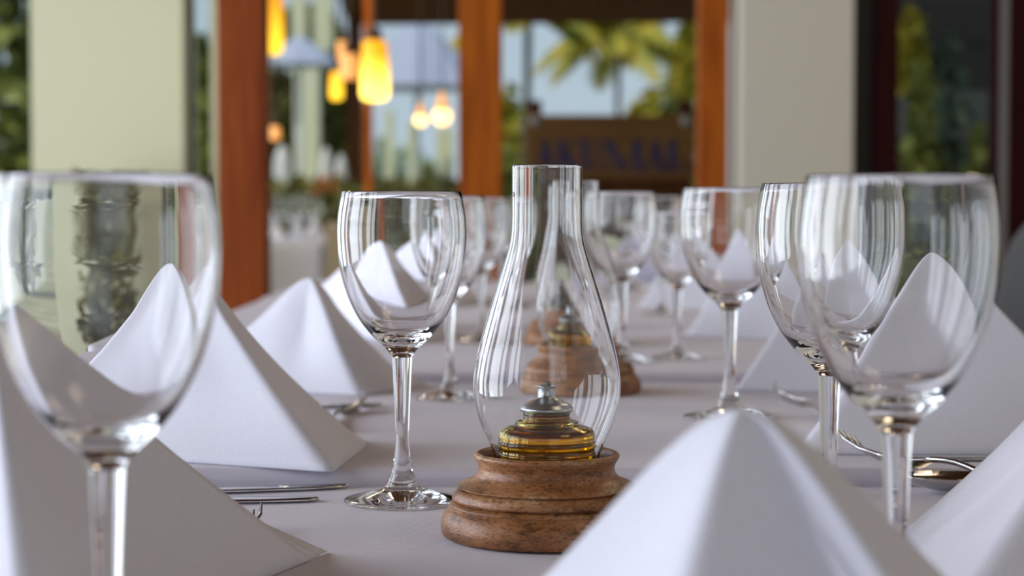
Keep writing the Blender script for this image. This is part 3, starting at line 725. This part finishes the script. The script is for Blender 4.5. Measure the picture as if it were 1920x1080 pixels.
def leafcloud(name, c, rad, n, size, m, parent=None, seed=0, flat=False):
    rnd = random.Random(seed); vs = []; fs = []
    for _ in range(n):
        while True:
            p = Vector((rnd.uniform(-1, 1), rnd.uniform(-1, 1), rnd.uniform(-1, 1)))
            if flat or p.length < 1: break
        if noise.noise(p * 2.2 + Vector((seed, 0, 0))) < -.18: continue
        q_ = Vector((p.x * rad[0], p.y * rad[1], p.z * rad[2])) + Vector(c)
        a = Vector((rnd.gauss(0, 1), rnd.gauss(0, 1), rnd.gauss(0, 1))).normalized(); b = a.cross(Vector((rnd.gauss(0, 1), rnd.gauss(0, 1), rnd.gauss(0, 1)))).normalized()
        s = size * rnd.uniform(.6, 1.3); i = len(vs)
        vs += [q_ - a * s, q_ + b * s * .45, q_ + a * s, q_ - b * s * .45]; fs.append((i, i + 1, i + 2, i + 3))
    me = bpy.data.meshes.new(name); me.from_pydata([tuple(v) for v in vs], [], fs); me.materials.append(m)
    o = bpy.data.objects.new(name, me); C.objects.link(o)
    if parent: o.parent = parent
    return o
def bush(px, d, ptop, wpx, label, m='leafy', name='bush', seed=0, n=900, size=.10, group='bushes and trees outside', gz=-.06, low=None):
    c = X(px, d); zt = zpx(ptop, d); R = wpx / F * d / 2
    r = thing(name, (c, d, gz), label, 'plant', group)
    h = zt - gz; lo = low if low is not None else .1
    leafcloud('foliage', (0, 0, (h + lo) / 2), (R, R * .7, (h - lo) / 2), n, size, M[m], r, seed)
    bm = bmesh.new(); tube(bm, [(0, 0, 0), (.02 * R, 0, (h + lo) / 4 + .05), (0, 0, (h + lo) * .55)], [.06 * min(1, R), .045 * min(1, R), .02], 8); obj('trunk', bm, M['trunk'], r)
    return r
# hedge beyond the side table
hd = leafcloud('hedge', (0, 0, 0), (1, 1, 1), 10, .1, M['leafdark'], seed=1); bpy.data.objects.remove(hd)
hd = thing('hedge', (X(680, 10.6), 10.6, -.06), 'low dark green hedge running behind the side table', 'hedge')
fo = leafcloud('foliage', (0, 0, .55), ((X(870, 10.6) - X(490, 10.6)) / 2, .22, .56), 4200, .055, M['leafdark'], hd, 3, flat=True)
fl = leafcloud('flowers', (X(615, 10.6) - X(680, 10.6), -.23, 1.08), (.08, .05, .05), 40, .022, M['flower'], hd, 4, flat=True); fl['label'] = 'orange flowers in the hedge'; fl['kind'] = 'stuff'
hd2 = thing('hedge', (X(325, 8.6), 8.6 - 1.35, 0), 'dark green planter hedge at the foot of the cream column', 'hedge')
leafcloud('foliage', (0, 0, .52), (.13, .16, .50), 1500, .04, M['leafdark'], hd2, 5, flat=True)
bush(525, 18.2, 128, 130, 'dark green tree between the red-brown post and the widest veranda column', 'leafdark', 'tree', 1, 5000, .16)
bush(636, 19.6, 100, 84, 'olive tree behind the dark thin post', 'leafdark', 'tree', 2, 5000, .16)
bush(570, 27, 20, 120, 'tall olive tree behind the tall pale columns', 'leafy', 'tree', 21, 1800, .2, low=3.0)
bush(720, 25, 245, 60, 'pale green shrub below the brightest lamp', 'pale', 'bush', 3, 900, .10)
bush(800, 26, 300, 60, 'olive shrub low beside the middle post', 'leafy', 'bush', 4, 900, .10)
bush(760, 30, 275, 150, 'wide pale shrub behind the thin pale columns', 'pale', 'bush', 5, 1500, .12)
bush(1272, 20, 108, 70, 'green tree beside the orange-brown post and beige column', 'leafy', 'tree', 6, 2200, .11)
bush(1225, 22, 165, 140, 'yellow-green bush behind the sign stand', 'palm', 'bush', 7, 1800, .11)
bush(955, 20, 150, 70, 'yellow-green bush just right of the middle post', 'palm', 'bush', 8, 1300, .10)
bush(955, 17, 270, 60, 'low green shrub at the left side of the sign stand', 'leafy', 'bush', 81, 900, .08)
bush(385, 14, 60, 90, 'grey-green tree seen in the narrow left window', 'leafy', 'tree', 9, 1600, .10)
bush(-60, 16, -200, 330, 'tree at the far left beyond the cream column', 'leafy', 'tree', 10, 2500, .14)

def palm(px, d, pcrown, specs, label, seed, lean=0):
    c = X(px, d); zc = zpx(pcrown, d) + .06
    r = thing('palm_tree', (c, d, -.06), label, 'palm tree')
    bm = bmesh.new(); tube(bm, [(lean * (1 - t) ** 2, 0, zc * t) for t in (0, .25, .5, .75, 1)], [.08, .055, .042, .038, .042], 10); obj('trunk', bm, M['trunk'], r, True)
    rnd = random.Random(seed)
    for (az, el, ln) in specs:
        bm = bmesh.new(); n = 16; pts = []
        for k in range(n + 1):
            t = k / n; rr = ln * t * math.cos(el) * (1 - .22 * t); zz_ = ln * (t * math.sin(el) - .62 * t * t)
            pts.append(Vector((rr * math.cos(az), rr * math.sin(az), zc + zz_)))
        tube(bm, pts, [.016 * (1 - .8 * k / n) for k in range(n + 1)], 5)
        side = Vector((-math.sin(az), math.cos(az), 0))
        for k in range(2, n):
            for sub in (0, .5):
                p = pts[k].lerp(pts[k + 1], sub); dr_ = (pts[k + 1] - pts[k]).normalized(); ll = ln * .34 * math.sin(PI * (k + sub) / n * .93 + .15)
                for sg in (-1, 1):
                    dd = (side * sg * .75 + dr_ * .55 + Vector((0, 0, -.55 - .2 * rnd.random()))).normalized(); w_ = dr_ * .04
                    v = [bm.verts.new(p - w_), bm.verts.new(p + w_), bm.verts.new(p + dd * ll)]; bm.faces.new(v)
        obj('frond', bm, M['palm'], r)
    return r
palm(1158, 25, 70, [(k * 2 * PI / 15 + .1, (.15, .55, .95, .4)[k % 4], 1.45 - .1 * (k % 3)) for k in range(15)] + [(PI, .3, 1.5), (0, .3, 1.4), (PI * 1.1, .05, 1.2), (-.2, .05, 1.2)], 'short palm tree with drooping fronds, seen above the sign board', 3)
palm(990, 18.2, 24, [(PI * 1.0, .2, 1.1), (0, .2, 1.0), (PI * 1.05, .0, .9), (.1, .0, .9), (PI * .95, .9, 1.0), (PI * 1.3, .6, .9), (.5, .6, .9), (PI * 1.0, .5, .8), (PI * 1.15, .9, .8), (.0, .4, .6), (-.4, .9, .7), (PI * .6, .9, .7), (PI * 1.4, .3, .7)], 'yellowing palm right of the middle post, trunk hidden by the sign', 5, lean=-.1)

# courtyard behind the glazed door
yb = 8.2
cw = thing('garden_wall', (X(1770, yb), yb, 0), 'dark boarded garden wall behind the glazed door', 'wall')
for k in range(13):
    box('plank', (-.75, 0, k * .2), (1.2, .03, .2 + k * .2), M['slate'] if k in (6, 9) else M['black'], cw, bevel=.0005).location.y = .006 * (k % 2)
bush(1292, 19, 40, 50, 'tree top beside the orange-brown post, under the eave', 'palm', 'tree', 61, 900, .11, low=2.0)
bush(1722, 7.4, 110, 70, 'tall leafy plant behind the left half of the door glass', 'leafy', 'plant', 11, 1500, .045, 'plants behind the glazed door', 0)
bush(1768, 7.9, 60, 110, 'grey-green leafy plant deep behind the middle of the door glass', 'sage', 'plant', 15, 1100, .05, 'plants behind the glazed door', 0)
bush(1745, 6.75, 240, 90, 'bright green shrub low behind the door glass', 'leafy', 'plant', 12, 1100, .05, 'plants behind the glazed door', 0)
bush(1835, 7.2, 230, 60, 'dark leafy plant behind the right half of the door glass', 'leafy', 'plant', 13, 800, .05, 'plants behind the glazed door', 0)
bush(1705, 7.8, 20, 50, 'plant with yellowish top leaves behind the door glass', 'palm', 'plant', 14, 500, .05, 'plants behind the glazed door', 0, low=1.35)
